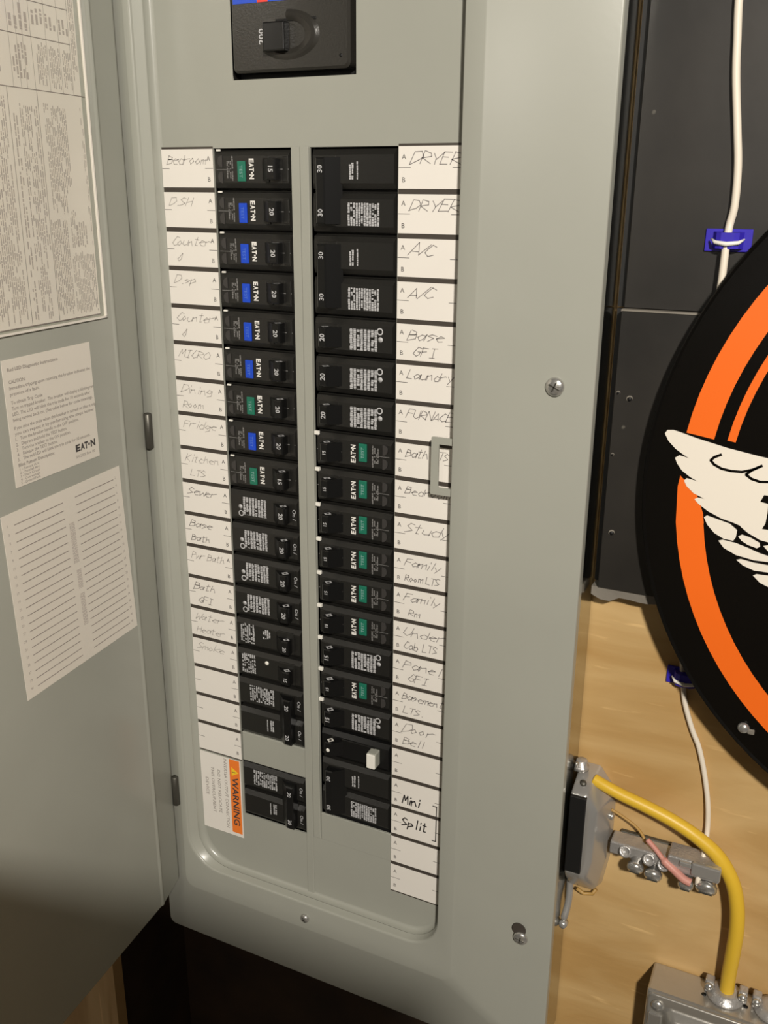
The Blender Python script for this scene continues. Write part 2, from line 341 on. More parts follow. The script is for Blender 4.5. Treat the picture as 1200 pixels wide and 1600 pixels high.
for k in range(7):
    a = math.radians(90*k/6); d = 4.4*(1-math.cos(a)); lp.append([(x, -5.2+5.2*math.sin(a)*.99, z) for x, z in rrect(-3.0+d, 217.2-d*.7, -563.9+d*.6, 171.4-d*.5, cr)])
loft(b, lp, True); pl(b, 'dead_front_edge', 'grey_paint')
# latch strike loop
lp = [rrect(203, 221, -207.5, -170, 0.8, 2), rrect(208.2, 219.6, -202.6, -174.4, 0.5, 2)]
b = MB(); loft(b, [[(x, y, z) for x, z in lp[i]] for i, y in ((0, -9.2), (0, -10.4), (1, -10.4), (1, -9.2), (0, -9.2))]); b.box(218.4, 221, -12.3, -9.2, -207.5, -170); pl(b, 'latch_strike', 'grey_paint')
# cover screws
def screw(x, y, z, r, slot, name='cover_screw', label=None):
    b = MB().lathe((x, y, z), (0, -1, 0), [(0, r*0.98), (0.9, r), (2.0, r*0.86), (2.7, r*0.5), (2.95, 0.01)], 24)
    o = pl(b, name, 'zinc')
    b = MB().box(-r*0.62, r*0.62, -0.25, 0.25, -0.45, 0.45, 0.1, 1, Matrix.Translation((x, y-2.75, z)) @ Matrix.Rotation(math.radians(slot), 4, 'Y'))
    b.box(-0.45, 0.45, -0.25, 0.25, -r*0.5, r*0.5, 0.1, 1, Matrix.Translation((x, y-2.75, z)) @ Matrix.Rotation(math.radians(slot), 4, 'Y'))
    b.v = [tuple(Vector(v)-PO) for v in b.v]; s = b.build('screw_slot', 'dark_steel', o)
    if label: o['label'] = label
    return o
screw(280, -12.1, -131.2, 5.6, 24); screw(281.3, -12.1, -526.0, 5.2, 10); screw(104, -12.5, -578.5, 3.8, 60)
b = MB().prism([(277.3+4.6*math.cos(a*math.pi/10)*1.1+2.4, -519.5+5.4*math.sin(a*math.pi/10)) for a in range(20)], -12.2, -11.9); pl(b, 'keyhole_slot', 'bar_brown')
# door, hinged on the left, 85 degrees open
th = math.radians(85); DH = Vector((-18, -12, 0)); DD = Vector((math.cos(th), -math.sin(th), 0)); DN = Vector((math.sin(th), math.cos(th), 0))
def dr(s, z, n=0.3): return DH+DD*s+DN*n+Vector((0, 0, z))
prof = [(1.0, -2.4), (4, -1.2), (26.5, -0.3), (28.4, 0.25), (29.8, 0.9), (31.0, 0.9), (32.8, 0), (164, 0), (168, -0.9), (240, -0.9), (246, -1.6), (249, -4.5)]
b = MB(); lo = []; hi = []
for s_, n_ in prof:
    zb = -588.5+max(0, 22-s_)*0.30
    lo.append(dr(s_, zb, n_)); hi.append(dr(s_, 168, n_))
lob = [dr(s_, -588.5+max(0, 22-s_)*0.30, n_-1.3) for s_, n_ in prof]; hib = [dr(s_, 168, n_-1.3) for s_, n_ in prof]
m_ = len(prof)
b.add(lo+hi+lob+hib, [(i, i+1, m_+i+1, m_+i) for i in range(m_-1)]+[(2*m_+i+1, 2*m_+i, 3*m_+i, 3*m_+i+1) for i in range(m_-1)]
      + [(i+1, i, 2*m_+i, 2*m_+i+1) for i in range(m_-1)]+[(m_+i, m_+i+1, 3*m_+i+1, 3*m_+i) for i in range(m_-1)]+[(0, m_, 3*m_, 2*m_), (m_-1, 3*m_-1, 4*m_-1, 2*m_-1)])
door = pl(b, 'door', 'grey_paint'); door['label'] = 'open door seen from its inner side, carrying paper labels'
md = door.modifiers.new('b', 'BEVEL'); md.width = 0.0008; md.segments = 3; md.limit_method = 'ANGLE'; md.angle_limit = math.radians(18)
for p in door.data.polygons: p.use_smooth = True
for z0, z1 in ((-203.5, -177.5), (-509, -482), (122, 148)):
    pl(MB().tube([(-16.9, -13.6, z0), (-16.9, -13.6, z0+0.6), (-16.9, -13.6, z1-0.6), (-16.9, -13.6, z1)], [2.4, 3.0, 3.0, 2.4], 12), 'hinge', 'dark_steel', door)

# ------------------------------------------------------------------ breakers
XU = 29.25
def T(u): return u-XU
def brk_root(name, label): return empty(name, (0, 0, 0), label, 'circuit breaker')
DXL, DYL = (0, 0, -1), (1, 0, 0)       # lettering runs downwards on the left bank; the right bank is the same part turned half round
def boss(b, z0, z1, u0=0.4, u1=58.0, h=0.9):
    lo_ = [(T(u0), 6, z0+0.15), (T(u1), 6, z0+0.15), (T(u1), 6, z1-0.15), (T(u0), 6, z1-0.15)]
    l1 = [(T(u0), 5.0, z0+0.15), (T(u1), 5.0, z0+0.15), (T(u1), 5.0, z1-0.15), (T(u0), 5.0, z1-0.15)]
    l2 = [(T(u0), 4.2, z0+0.9), (T(u1), 4.2, z0+0.9), (T(u1), 4.2, z1-0.9), (T(u0), 4.2, z1-0.9)]
    l3 = [(T(u0+.3), 1.5, z0+1.3), (T(u1-.3), 1.5, z0+1.3), (T(u1-.3), 1.5, z1-1.3), (T(u0+.3), 1.5, z1-1.3)]
    l4 = [(T(u0+1.2), -h, z0+4.6), (T(u1-1.2), -h, z0+4.6), (T(u1-1.2), -h, z1-4.6), (T(u0+1.2), -h, z1-4.6)]
    o = len(b.v); loft(b, [lo_, l1, l2, l3, l4]); n = len(b.v); b.f += [(n-4, n-3, n-2, n-1), (o, o+1, o+2, o+3)]; b.sm += [False, False]
def handle_mb(zc, span=12.5, u=46.4, tip=8.2):
    b = MB(); z0, z1 = zc-span/2, zc+span/2
    w0, w1, lean = 4.2, 3.2, 1.6
    A = [(T(u-w0-5.5), 0, z0-.1), (T(u+w0+.4), 0, z0-.1), (T(u+w0+.4), 0, z1+.1), (T(u-w0-5.5), 0, z1+.1)]
    Bq = [(T(u-w1+lean), -tip+.8, z0), (T(u+w1+lean), -tip+.8, z0), (T(u+w1+lean), -tip+.8, z1), (T(u-w1+lean), -tip+.8, z1)]
    Cq = [(T(u-w1+lean+.8), -tip, z0+.8), (T(u+w1+lean-.8), -tip, z0+.8), (T(u+w1+lean-.8), -tip, z1-.8), (T(u-w1+lean+.8), -tip, z1-.8)]
    o = len(b.v); loft(b, [A, Bq, Cq]); n = len(b.v); b.f += [(n-4, n-3, n-2, n-1)]; b.sm += [False]
    return b, T(u+lean), -tip
def diamond(b, uc, y0, y1, z):                # outlined diamond moulded on the handle's end
    for k in range(4):
        P = [(uc, y0), (uc+3.0, (y0+y1)/2), (uc, y1), (uc-3.0, (y0+y1)/2)]; Q = [(uc+(a-uc)*.42, (y0+y1)/2+(c-(y0+y1)/2)*.42) for a, c in P]
        b.quad((P[k][0], P[k][1], z), (P[(k+1) % 4][0], P[(k+1) % 4][1], z), (Q[(k+1) % 4][0], Q[(k+1) % 4][1], z), (Q[k][0], Q[k][1], z))
def arc_fault(colour, amps, label, right=False):
    r = brk_root('arc_fault_breaker', label); b = MB(); boss(b, -12.7, 12.7)
    b.box(T(40), T(43), -1.5, 0, -8, 8, .3, 1); b.box(T(52.5), T(56.5), -1.2, 0, -7.5, 7.5, .3, 1); b.build('body', 'black_plastic', r)
    h, hx, hy = handle_mb(0); h = h.build('handle', 'handle_plastic', r)
    b = MB(); txt(b, amps, 3.4 if right else 4.6, (hx-1.4, hy-.12, 0), DXL, DYL, .02, 'C'); diamond(b, hx-.2, -7.2, -1.2, 6.5); diamond(b, hx-.2, -7.2, -1.2, -6.5); b.build('amp_rating', 'grey_ink', h)
    t = MB().box(T(19.2), T(25.2), -1.9, -.6, -7.4, 4.9, .4, 2).build('test_button', colour, r)
    b = MB(); txt(b, 'TEST', 3.2, (T(21.0), -2.0, -1.3), DXL, DYL, 0, 'C', 7.6); b.build('test_lettering', 'test_text' if colour == 'test_green' else 'test_text_blue', t)
    b = MB(); txt(b, 'E', 4.7, (T(27.9), -1.0, 6.4), DXL, DYL, .045, 'L', 2.4); txt(b, 'A', 4.7, (T(27.9), -1.0, 3.7), DXL, DYL, .045, 'L', 2.4); txt(b, 'T', 4.7, (T(27.9), -1.0, 1.0), DXL, DYL, .045, 'L', 2.4)
    b.box(T(29.1), T(30.4), -1.0, -.95, -2.7, -1.7); txt(b, 'N', 4.7, (T(27.9), -1.0, -3.1), DXL, DYL, .045, 'L', 2.8); b.build('maker_lettering', 'white_ink', r)
    b = MB(); rnd = random.Random(11)
    marks(b, (T(10.6), -1.0, 5), (0, 0, -1), (1, 0, 0), 10.5, 3.6, 3, rnd, .85); marks(b, (T(14.4), -1.0, 8), (0, 0, -1), (1, 0, 0), 15, 1.4, 1, rnd, .9)
    b.build('fine_print', 'dim_ink' if colour == 'test_green' else 'grey_ink', r) if colour == 'test_green' else b.build('fine_print', 'dim_ink', r)
    for zc in (4.8, -4.8):
        b = MB(); pts = [(T(7.6), zc-3.6)]+[(T(7.6)-3.6*math.cos(math.radians(a)), zc+3.6*math.sin(math.radians(a))) for a in range(-80, 81, 20)]+[(T(7.6), zc+3.6)]
        b.prism(pts, -1.5, 0); b.build('terminal_cover', 'bump_plastic', r)
    b = MB()
    b.box(T(38), T(41), -1.3, -.9, -.25, .25); b.box(T(50.5), T(57), -1.0, -.85, -.2, .2)
    for u0_, u1_, z_ in ((2.8, 11.0, -.2),): b.box(T(u0_), T(u1_), -1.0, -.9, z_-.15, z_+.15)
    b.build('moulded_lines', 'dim_ink', r)
    b = MB()
    if right: b.box(T(55.4), T(58.9), -1.6, .6, -12.3, -9.6, .3, 1)
    else: b.box(T(2.6), T(5.6), -.6, .6, 11.0, 12.2, .2, 1)
    b.build('white_clip', 'white_plastic', r)
    return r
def standard(amps, label, seed, on=True, clip=True):
    r = brk_root('standard_breaker', label); b = MB(); boss(b, -12.7, 12.7); b.box(T(40.2), T(54), -1.3, 0, -8.2, 8.2, .4, 1); b.build('body', 'black_plastic', r)
    h, hx, hy = handle_mb(0); h = h.build('handle', 'handle_plastic', r)
    b = MB(); txt(b, amps, 4.8, (hx-1.6, hy-.12, 0), DXL, DYL, .02, 'C'); diamond(b, hx-.2, -7.2, -1.2, 6.5); diamond(b, hx-.2, -7.2, -1.2, -6.5); b.build('amp_rating', 'grey_ink', h)
    rnd = random.Random(seed); b = MB(); z = 7.5
    # seven narrow columns of print between the terminal end and the handle, plus the round approval mark
    marks(b, (T(12), -1.0, 7.5), (0, 0, -1), (1, 0, 0), 13.5, 20, 8, rnd, .95)
    for k in range(12):
        a0, a1 = k*math.pi/6, (k+1)*math.pi/6; c, q = T(10.2), -5.2
        b.quad((c+2.3*math.cos(a0), -1.0, q+2.3*math.sin(a0)), (c+2.3*math.cos(a1), -1.0, q+2.3*math.sin(a1)), (c+1.5*math.cos(a1), -1.0, q+1.5*math.sin(a1)), (c+1.5*math.cos(a0), -1.0, q+1.5*math.sin(a0)))
    b.lathe((T(9.8), -1.0, -.2), (0, -1, 0), [(0, 1.7), (.04, 1.7)], 10); b.build('fine_print', 'grey_ink', r)
    if on: b = MB(); txt(b, 'On /', 3.8, (T(53.6), -1.4, 0), DXL, DYL, .01, 'C', 8); b.build('on_lettering', 'grey_ink', r)
    if clip: b = MB(); b.box(T(55.4), T(58.9), -1.6, .6, -12.3, -9.6, .3, 1); b.build('white_clip', 'white_plastic', r)
    return r
def old_style(amps, label, seed, dot):
    r = brk_root('narrow_print_breaker', label); b = MB(); boss(b, -12.7, 12.7); b.box(T(38), T(52), -1.6, 0, -8.6, 8.6, .4, 1)
    if not dot: b.box(T(24), T(37), -1.4, 0, -8, 8, .4, 1)
    b.build('body', 'black_plastic', r)
    h, hx, hy = handle_mb(-1.5, 11, 45.5, 7.2); h = h.build('handle', 'handle_plastic', r)
    b = MB(); txt(b, amps, 4.0, (hx-1.4, hy-.12, -2.5), DXL, DYL, .02, 'C'); diamond(b, hx-.2, -6.2, -1.6, 4.2); b.build('amp_rating', 'grey_ink', h)
    rnd = random.Random(seed); b = MB(); marks(b, (T(5), -1.0, 8.5), (0, 0, -1), (1, 0, 0), 16, 12.5, 7, rnd, .8)
    if not dot: marks(b, (T(25), -1.5, 7), (0, 0, -1), (1, 0, 0), 8, 7, 4, rnd, .55)
    b.build('fine_print', 'grey_ink', r)
    if dot: b = MB(); b.lathe((T(27.5), -.9, 4.5), (0, -1, 0), [(0, 1.7), (.6, 1.6), (.9, .8)], 12); b.build('indicator', 'white_plastic', r)
    return r
def two_pole(amps, label, seed, flip=False, on=False, clip=False):
    r = brk_root('two_pole_breaker', label); b = MB(); boss(b, -25.4, 0); boss(b, 0, 25.4); b.box(T(40.5), T(54), -1.3, 0, -21, -4.5, .4, 1); b.box(T(40.5), T(54), -1.3, 0, 4.5, 21, .4, 1); b.build('body', 'black_plastic', r)
    h, hx, hy = handle_mb(0, 38.6); h = h.build('tied_handle', 'handle_plastic', r)
    b = MB()
    for zc in (12.7, -12.7): txt(b, amps, 4.6, (hx-1.6, hy-.12, zc), DXL, DYL, .02, 'C')
    b.build('amp_rating', 'grey_ink', h)
    rnd = random.Random(seed); b = MB(); q = -12.7 if flip else 12.7
    marks(b, (T(11), -1.0, q+7.5), (0, 0, -1), (1, 0, 0), 13.5, 22, 12, rnd, .86); marks(b, (T(28.5), -1.0, -q+6), (0, 0, -1), (1, 0, 0), 9.5, 3.4, 2, rnd, .95); marks(b, (T(25.5), -1.0, -q+6), (0, 0, -1), (1, 0, 0), 10.5, 1.2, 1, rnd, .95)
    b.build('fine_print', 'grey_ink', r)
    if on: 
        b = MB()
        for zc in (12.7, -12.7): txt(b, 'On /', 3.8, (T(53.6), -1.4, zc), DXL, DYL, .01, 'C', 8)
        b.build('on_lettering', 'grey_ink', r)
    return r
def button_breaker(label):
    r = brk_root('push_button_breaker', label); b = MB(); boss(b, -12.7, 12.7); b.box(T(12), T(40), -1.7, 0, -7.5, 8, .5, 1); b.build('body', 'handle_plastic', r)
    h, hx, hy = handle_mb(0, 11.5); h = h.build('handle', 'handle_plastic', r)
    b = MB(); b.lathe((hx, hy-.05, .5), (0, -1, 0), [(-.2, 1.6), (.3, 1.5), (.5, .8)], 12); diamond(b, hx-.2, -7.2, -1.2, -6.0); b.build('indicator', 'white_plastic', h)
    MB().box(T(8.4), T(15.6), -8.5, -.5, -6.8, 5.4, .8, 2).build('button_housing', 'grey_paint', r)
    MB().box(T(8.6), T(15.4), -9.6, -8.4, -6.6, 5.2, .6, 2).build('white_button', 'white_plastic', r)
    return r
def copy_tree(o, parent=None):
    c = o.copy(); C.objects.link(c); c.parent = parent
    for ch in o.children: copy_tree(ch, c)
    return c
def place(o, side, row, rows=1):
    zc = -25.4*(row+rows/2)
    o.location = W((70.65 if side == 'L' else 143.3, 0, zc)); o.rotation_euler = (0, 0 if side == 'L' else math.pi, 0)
nm = {'bl': 'blue', 'gr': 'green'}
protos = {}
def put(kind, side, row, label, rows=1):
    if kind in protos: o = copy_tree(protos[kind])
    else:
        k = kind.split()
        o = {'af': lambda: arc_fault('test_'+k[1], k[2], label, len(k) > 3), 'std': lambda: standard(k[1], label, int(k[2]), k[3] == 'on', k[3] == 'clip'), 'old': lambda: old_style(k[1], label, int(k[2]), k[3] == 'dot'),
             'two': lambda: two_pole(k[1], label, int(k[2]), k[3] == 'flip', k[4] == 'on'), 'btn': lambda: button_breaker(label)}[k[0]](); protos[kind] = o
    o['label'] = label; o['group'] = 'black breakers of the %s bank' % ('left' if side == 'L' else 'right'); place(o, side, row, rows); return o
bb = 'black breaker with %s test button beside the %s label'
for row, c, a, w in ((0, 'green', '15', 'Bedroom'), (1, 'blue', '20', 'Dish'), (2, 'blue', '20', 'first Counter'), (3, 'blue', '20', 'Disp'), (4, 'blue', '20', 'second Counter'), (5, 'blue', '20', 'Micro'),
                     (6, 'green', '20', 'Dining Room'), (7, 'blue', '20', 'Fridge'), (8, 'green', '15', 'Kitchen Lts')):
    put('af %s %s' % (c, a), 'L', row, bb % (c, w))
for row, w in ((9, 'Sewer'), (10, 'Base Bath'), (11, 'Pwr Bath'), (12, 'Bath GFI')): put('std 20 5 on', 'L', row, 'plain black 20 amp breaker beside the %s label' % w)
put('old 20 6 no', 'L', 13, 'black breaker with raised printed plate beside the Water Heater label')
put('old 15 8 dot', 'L', 14, 'black breaker with small white dot beside the Smoke label')
put('two 20 9 no on', 'L', 15, 'double black breaker with tied handle just above the grey filler plate', 2)
put('two 30 10 no on', 'L', 18, 'double black breaker with tied handle at the bottom of the left bank', 2)
put('two 30 21 no off', 'R', 0, 'double black breaker with tied handle beside the two Dryer labels', 2)
put('two 30 21 no off', 'R', 2, 'double black breaker with tied handle beside the two A/C labels', 2)
for row, w in ((4, 'Base GFI'), (5, 'Laundry'), (6, 'Furnace')): put('std 20 12 off', 'R', row, 'plain black 20 amp breaker beside the %s label' % w)
for row, w in ((7, 'Bath Lts'), (8, 'Bedroom, right bank'), (9, 'Study'), (10, 'Family Room Lts'), (11, 'Family Room'), (12, 'Under Cab Lts'), (14, 'Basement Lts')):
    put('af green 15 right', 'R', row, 'black breaker with green test button beside the %s label' % w)
put('std 15 14 clip', 'R', 13, 'plain black 15 amp breaker beside the Panel GFI label')
put('std 15 14 clip', 'R', 15, 'plain black 15 amp breaker beside the Door Bell label')
put('btn', 'R', 16, 'black breaker with a protruding white button on its right end')
put('two 30 21 no off', 'R', 17, 'double black breaker with tied handle beside the Mini Split labels', 2)

# main breaker
e = empty('main_breaker', (102, 0, 44), 'large black main breaker at the top of the panel, marked 200', 'circuit breaker')
MO = Vector((102, 0, 44))
def ml(b, name, m, parent=None): b.v = [tuple(Vector(v)-MO) for v in b.v]; return b.build(name, m, parent or e)
b = MB(); f = rrect(61.2, 142.6, 43.0, 128, 3.5); g = rrect(62.6, 141.2, 44.4, 126.6, 3.0)
loft(b, [[(x, 8, z) for x, z in f], [(x, -1.5, z) for x, z in f], [(x, -3, z) for x, z in g]]); n = len(b.v); k = len(f); b.f.append(tuple(range(n-k, n))); b.sm.append(False); ml(b, 'body', 'main_plastic')
# scooped thumb recess: ring of dished facets to the right of the handle
b = MB(); cx, cz = 101, 62.5; ring = []
for rr, yy in ((22, -3.05), (19.5, -4.2), (17, -4.6), (12.5, -3.4)):
    ring.append([(cx+rr*math.cos(a*math.pi/24), yy, cz+rr*.62*math.sin(a*math.pi/24)) for a in range(-19, 13)])
for i in range(3):
    n0 = len(b.v); b.v += ring[i]+ring[i+1]; q = len(ring[i]); b.f += [(n0+j, n0+j+1, n0+q+j+1, n0+q+j) for j in range(q-1)]; b.sm += [True]*(q-1)
ml(b, 'thumb_recess', 'main_plastic')
ml(MB().box(93, 121, -3.3, -2.9, 69.6, 71.2, .2, 1), 'slot', 'deep_black')
h = ml(MB().box(87.5, 102.5, -9.5, -2.8, 53.4, 69.2, .8, 2), 'handle', 'handle_plastic')
b = MB(); txt(b, '200', 5.2, (84.6, -3.15, 62.5), (0, 0, 1), (-1, 0, 0), .02, 'C', 8.6); ml(b, 'amp_lettering', 'grey_ink')
ml(MB().lathe((137, -3.0, 49.8), (0, -1, 0), [(0, 1.1), (.1, 1.1)], 10), 'hole', 'deep_black')
lab = ml(MB().box(63.2, 139, -3.25, -3.0, 81.0, 110), 'maker_label', 'label_blue')
ml(MB().box(80.5, 88, -3.3, -3.25, 81.0, 110), 'label_stripe', 'label_red', lab)
ml(MB().box(104, 139, -3.3, -3.25, 84.2, 110), 'label_field', 'white_plastic', lab)

# ------------------------------------------------------------------ circuit label strips
LTXT = [('Bedroom', '', 0), ('D.SH', '', 0), ('Counter', 'q', 0), ('D.sp', '', 0), ('Counter', 'q', 0), ('MICRO', '', 0), ('Dining', 'Room', 0), ('Fridge', '', 0), ('Kitchen', 'LTS', 0), ('Sewer', '', 1), ('Base', 'Bath', 1),
        ('Pwr Bath', '', 0), ('Bath', 'GFI', 1), ('Water', 'Heater', 0), ('Smoke', '', 0), ('', '', 0), ('', '', 0), ('', '', 0)]
RTXT = [('DRYER', '', 1), ('DRYER', '', 1), ('A/C', '', 1), ('A/C', '', 1), ('Base', 'GFI', 1), ('Laundry', '', 1), ('FURNACE', '', 1), ('Bath LTS', '', 1), ('Bedroom', '', 1), ('Study', '', 1), ('Family', 'Room LTS', 1), ('Family', 'Rm', 1),
        ('Under', 'Cab LTS', 1), ('Panel', 'GFI', 1), ('Basement', 'LTS.', 1), ('Door', 'Bell', 1), ('', '', 0), ('', '', 0), ('', '', 0), ('', '', 0), ('', '', 0)]
def strip(x0, x1, n, words, side):
    e = empty('circuit_label_strip', ((x0+x1)/2, 0, -25.4*n), '%s column of white handwritten circuit labels, %s' % (('left', 'left of the left breaker bank') if side == 'L' else ('right', 'right of the right breaker bank')), 'label', 'circuit label strips')
    O = Vector(((x0+x1)/2, 0, -25.4*n))
    def sl(b, name, m, parent=e): b.v = [tuple(Vector(v)-O) for v in b.v]; return b.build(name, m, parent)
    sl(MB().box(x0, x1, -.22, -.02, -25.4*n-1.0, 1.2), 'backing_bar', 'bar_brown')
    for k in range(n):
        z1 = -25.4*k-(1.5 if k else 0.2); z0 = -25.4*(k+1)+1.5-(1.3 if k == n-1 else 0); rnd = random.Random(k+(50 if side == 'L' else 0))
        cell = sl(MB().box(x0+.1, x1-.1, -.42, -.2, z0, z1), 'label_cell', 'paper')
        zc = (z0+z1)/2; b = MB(); xa = x1-3.6 if side == 'L' else x0+3.6
        txt(b, 'A', 4.1, (xa, -.5, zc+4.6), (1, 0, 0), (0, 0, 1), 0, 'C'); txt(b, 'B', 4.1, (xa, -.5, zc-8.2), (1, 0, 0), (0, 0, 1), 0, 'C')
        b.box(x0+.2, x0+(6 if side == 'L' else 8), -.5, -.45, zc-.15, zc+.15); b.box(x1-6.5, x1-.2, -.5, -.45, zc-.15, zc+.15)
        sl(b, 'printed_marks', 'print_dark', cell)
        w1, w2, dk = words[k]
        if w1:
            b = MB(); xs_ = x0+(4.0 if side == 'L' else 7.2); sz = 5.4 if side == 'L' else (6.6 if len(w1) < 6 else 5.4); room = x1-xs_-(5.5 if side == 'L' else 2); wd = .5
            need = len(w1)*sz*.86; cd = min(1.12, room/need)
            pen(b, w1, xs_, zc+(2.6 if sz < 6 else 1.6), sz, -.52, wd, rnd, .45, 0, cd)
            if w2: pen(b, w2, xs_+(4 if len(w2) < 4 else 1), zc-8.2, sz*.9, -.52, wd, rnd, .3, 0, min(1.05, (room-3)/(len(w2)*sz*.86)))
            sl(b, 'handwriting', 'pencil' if dk else 'pencil_pale', cell)
        if side == 'R' and k in (17, 18):
            b = MB()
            if k == 17: pen(b, 'Mini', x0+8.5, zc-8, 7.0, -.52, .95, rnd, .2, 0, .78)
            else: pen(b, 'Split', x0+8.5, zc-2, 7.6, -.52, .95, rnd, .2, 0, .78)
            if k == 17: b.box(x1-8, x1-4.5, -.54, -.5, zc-3.2, zc-2.4); b.box(x1-5.3, x1-4.5, -.54, -.5, z0-1.5, zc-2.4)
            else: b.box(x1-8, x1-4.5, -.54, -.5, zc-7.6, zc-6.8); b.box(x1-5.3, x1-4.5, -.54, -.5, zc-7.6, z1+1.5)
            sl(b, 'handwriting', 'marker', cell)
strip(0.0, 41.3, 18, LTXT, 'L'); strip(173.6, 214.6, 21, RTXT, 'R')

# orange warning sticker
e = empty('warning_sticker', (18, 0, -532), 'white sticker with an orange WARNING band below the left labels', 'sticker'); O = Vector((18, 0, -532))
def wl(b, name, m, parent=None): b.v = [tuple(Vector(v)-O) for v in b.v]; return b.build(name, m, parent or e)
wl(MB().box(-1.8, 39.4, -.3, -.02, -532.6, -459.6), 'paper', 'paper')
band = wl(MB().box(28.6, 38.4, -.38, -.3, -529.6, -459.8), 'orange_band', 'warn_orange')
b = MB(); txt(b, 'WARNING', 8.2, (30.8, -.45, -476), DXL, DYL, .02, 'L', 46); txt(b, '!', 4.6, (31.3, -.5, -471.2), DXL, DYL, .03, 'C'); wl(b, 'warning_lettering', 'print_dark', band)
wl(MB().prism([(30.6, -475), (30.6, -467), (37.2, -471)], -.46, -.38), 'warning_triangle', 'warn_yellow', band)
b = MB()
for x, t, zc in ((23.2, 'INVERTER OUTPUT CONNECTION', -494), (16.4, 'DO NOT RELOCATE', -494), (10.4, 'THIS OVERCURRENT', -494), (4.4, 'DEVICE', -492)): txt(b, t, 4.0, (x, -.36, zc), DXL, DYL, 0, 'C', {0: 0}.get(0) or min(len(t)*2.75, 66))
wl(b, 'lettering', 'print_grey')

# ------------------------------------------------------------------ papers on the door
DOX = dr(100, -350, 0.15)
def dl(b, name, m, parent): b.v = [tuple(Vector(v)-DOX) for v in b.v]; return b.build(name, m, parent)
NU = -DD; UP = Vector((0, 0, 1))
def dbox(b, s0, s1, z0, z1, n0, n1): 
    P = [dr(s, z, n) for n in (n0, n1) for s, z in ((s0, z0), (s1, z0), (s1, z1), (s0, z1))]
    b.add(P, [(0, 1, 2, 3), (7, 6, 5, 4), (0, 4, 5, 1), (1, 5, 6, 2), (2, 6, 7, 3), (3, 7, 4, 0)])
def dq(b, s0, s1, z0, z1, n): b.quad(dr(s0, z0, n), dr(s1, z0, n), dr(s1, z1, n), dr(s0, z1, n))
# wiring chart in its clear sleeve
e = empty('wiring_chart', (DOX.x, DOX.y, DOX.z), 'large printed wiring chart in a clear sleeve at the top of the open door', 'paper')
b = MB(); dbox(b, 44.5, 163, -102.5, 160, .1, .4); dl(b, 'paper', 'sheet_paper', e)
b = MB(); dbox(b, 39, 163.5, -105.2, 162, 1.1, 1.25); dl(b, 'clear_sleeve', 'clear_sleeve', e)
b = MB(); dbox(b, 39, 40.2, -105.2, 162, .1, 1.6); dbox(b, 39, 163.5, -105.2, -104, .1, 1.6); dl(b, 'sleeve_welt', 'sheet_paper', e)
b = MB()
dq(b, 44.5, 163, -102.6, -102.0, .45)
for z in (28, 55.6, 73.9, 110): dq(b, 51 if z > 30 else 41.2, 163, z-.25, z+.25, .45)
for s_ in (103.1, 96.7, 91.8, 85, 72.2, 61, 51.5): dq(b, s_-.12, s_+.12, 28, 110, .45)
for s_ in (84.6, 109): dq(b, s_-.2, s_+.2, -102, 28, .45)
dl(b, 'table_rules', 'print_grey', e)
rnd = random.Random(5); b = MB()
def block(s0, s1, z0, z1, pitch=1.55, fill=.86):
    s_ = s0
    while s_ < s1:
        z = z1-rnd.uniform(0, 3)
        zend = z0+rnd.uniform(0, (z1-z0)*.12)
        while z > zend:
            l = rnd.uniform(1.2, 5.5)
            if rnd.random() < fill: dq(b, s_, s_+pitch*.52, max(z-l, z0), z, .46)
            z -= l+rnd.uniform(.3, .9)
        s_ += pitch
block(52, 60, 60, 71, 3.2); block(63, 71, 61, 70, 3.4); block(74, 84, 62, 71, 3.6); block(87, 102, 58, 72, 4.2)
block(46, 50, 30, 110); block(52, 59.5, 30, 52); block(62, 71, 30, 53); block(73, 82, 31, 54); block(90, 101, 33, 52, 2.6)
block(67, 80, -40, 22); block(61, 66.5, -28, 20, 1.5); block(69, 83, -100, -42); block(46, 67, -100, -62); block(51, 61, -60, -44, 2.0); block(60, 66, -60, -37, 1.6); block(45.5, 47.5, -60, 22, 1.2, .6)
block(90, 100, -100, 20, 1.6, .75); block(103, 107, -100, 15, 2.0); block(86, 88, -60, 20, 1.8); block(112, 160, -100, 24, 1.6, .8); block(112, 160, 32, 108, 2.4, .7)
dl(b, 'fine_print', 'print_faint', e)
# instruction label
e = empty('instruction_label', (DOX.x, DOX.y, DOX.z), 'white instruction label with lines of text, middle paper on the door', 'label')
b = MB(); dbox(b, 58.5, 138.6, -194.6, -118.6, .1, .35); dl(b, 'paper', 'door_paper', e)
lines = [(-125.5, 'Red LED Diagnostic Instructions', 44, 1), (-132.6, 'CAUTION:', 14, 1), (-136.2, 'Immediate tripping upon resetting the breaker indicates the', 74, 0), (-139.8, 'presence of a fault.', 25, 0),
 (-144.8, 'To obtain Trip Code', 27, 0), (-148.2, 'Turn on tripped breaker.  The breaker will display a blinking red', 76, 0), (-151.6, 'LED. The LED will blink the trip code for 10 seconds after', 72, 0), (-155, 'being turned back on. (See table below for code meaning).', 74, 0),
 (-160, 'If you miss the code when the breaker is turned on after a trip,', 77, 0), (-163.3, 'you can repeat it by performing the steps below:', 74, 0), (-166.6, '1.   Turn the breaker handle to the OFF position.', 58, 0), (-169.9, '2.   Depress and hold the TEST button.', 46, 0),
 (-173.0, '3.   Turn the breaker to the ON position.', 49, 0), (-176.0, '4.   Release the TEST button.', 36, 0), (-179.0, '5.   The red LED will blink the trip code for 10 seconds.', 68, 0),
 (-182.5, 'Blink Pattern Description:', 32, 1)]
b = MB()
for z, t, w, bd in lines: txt(b, t, 2.9, dr(134.5, z, .42), NU, UP, .012 if bd else .004, 'L', w)
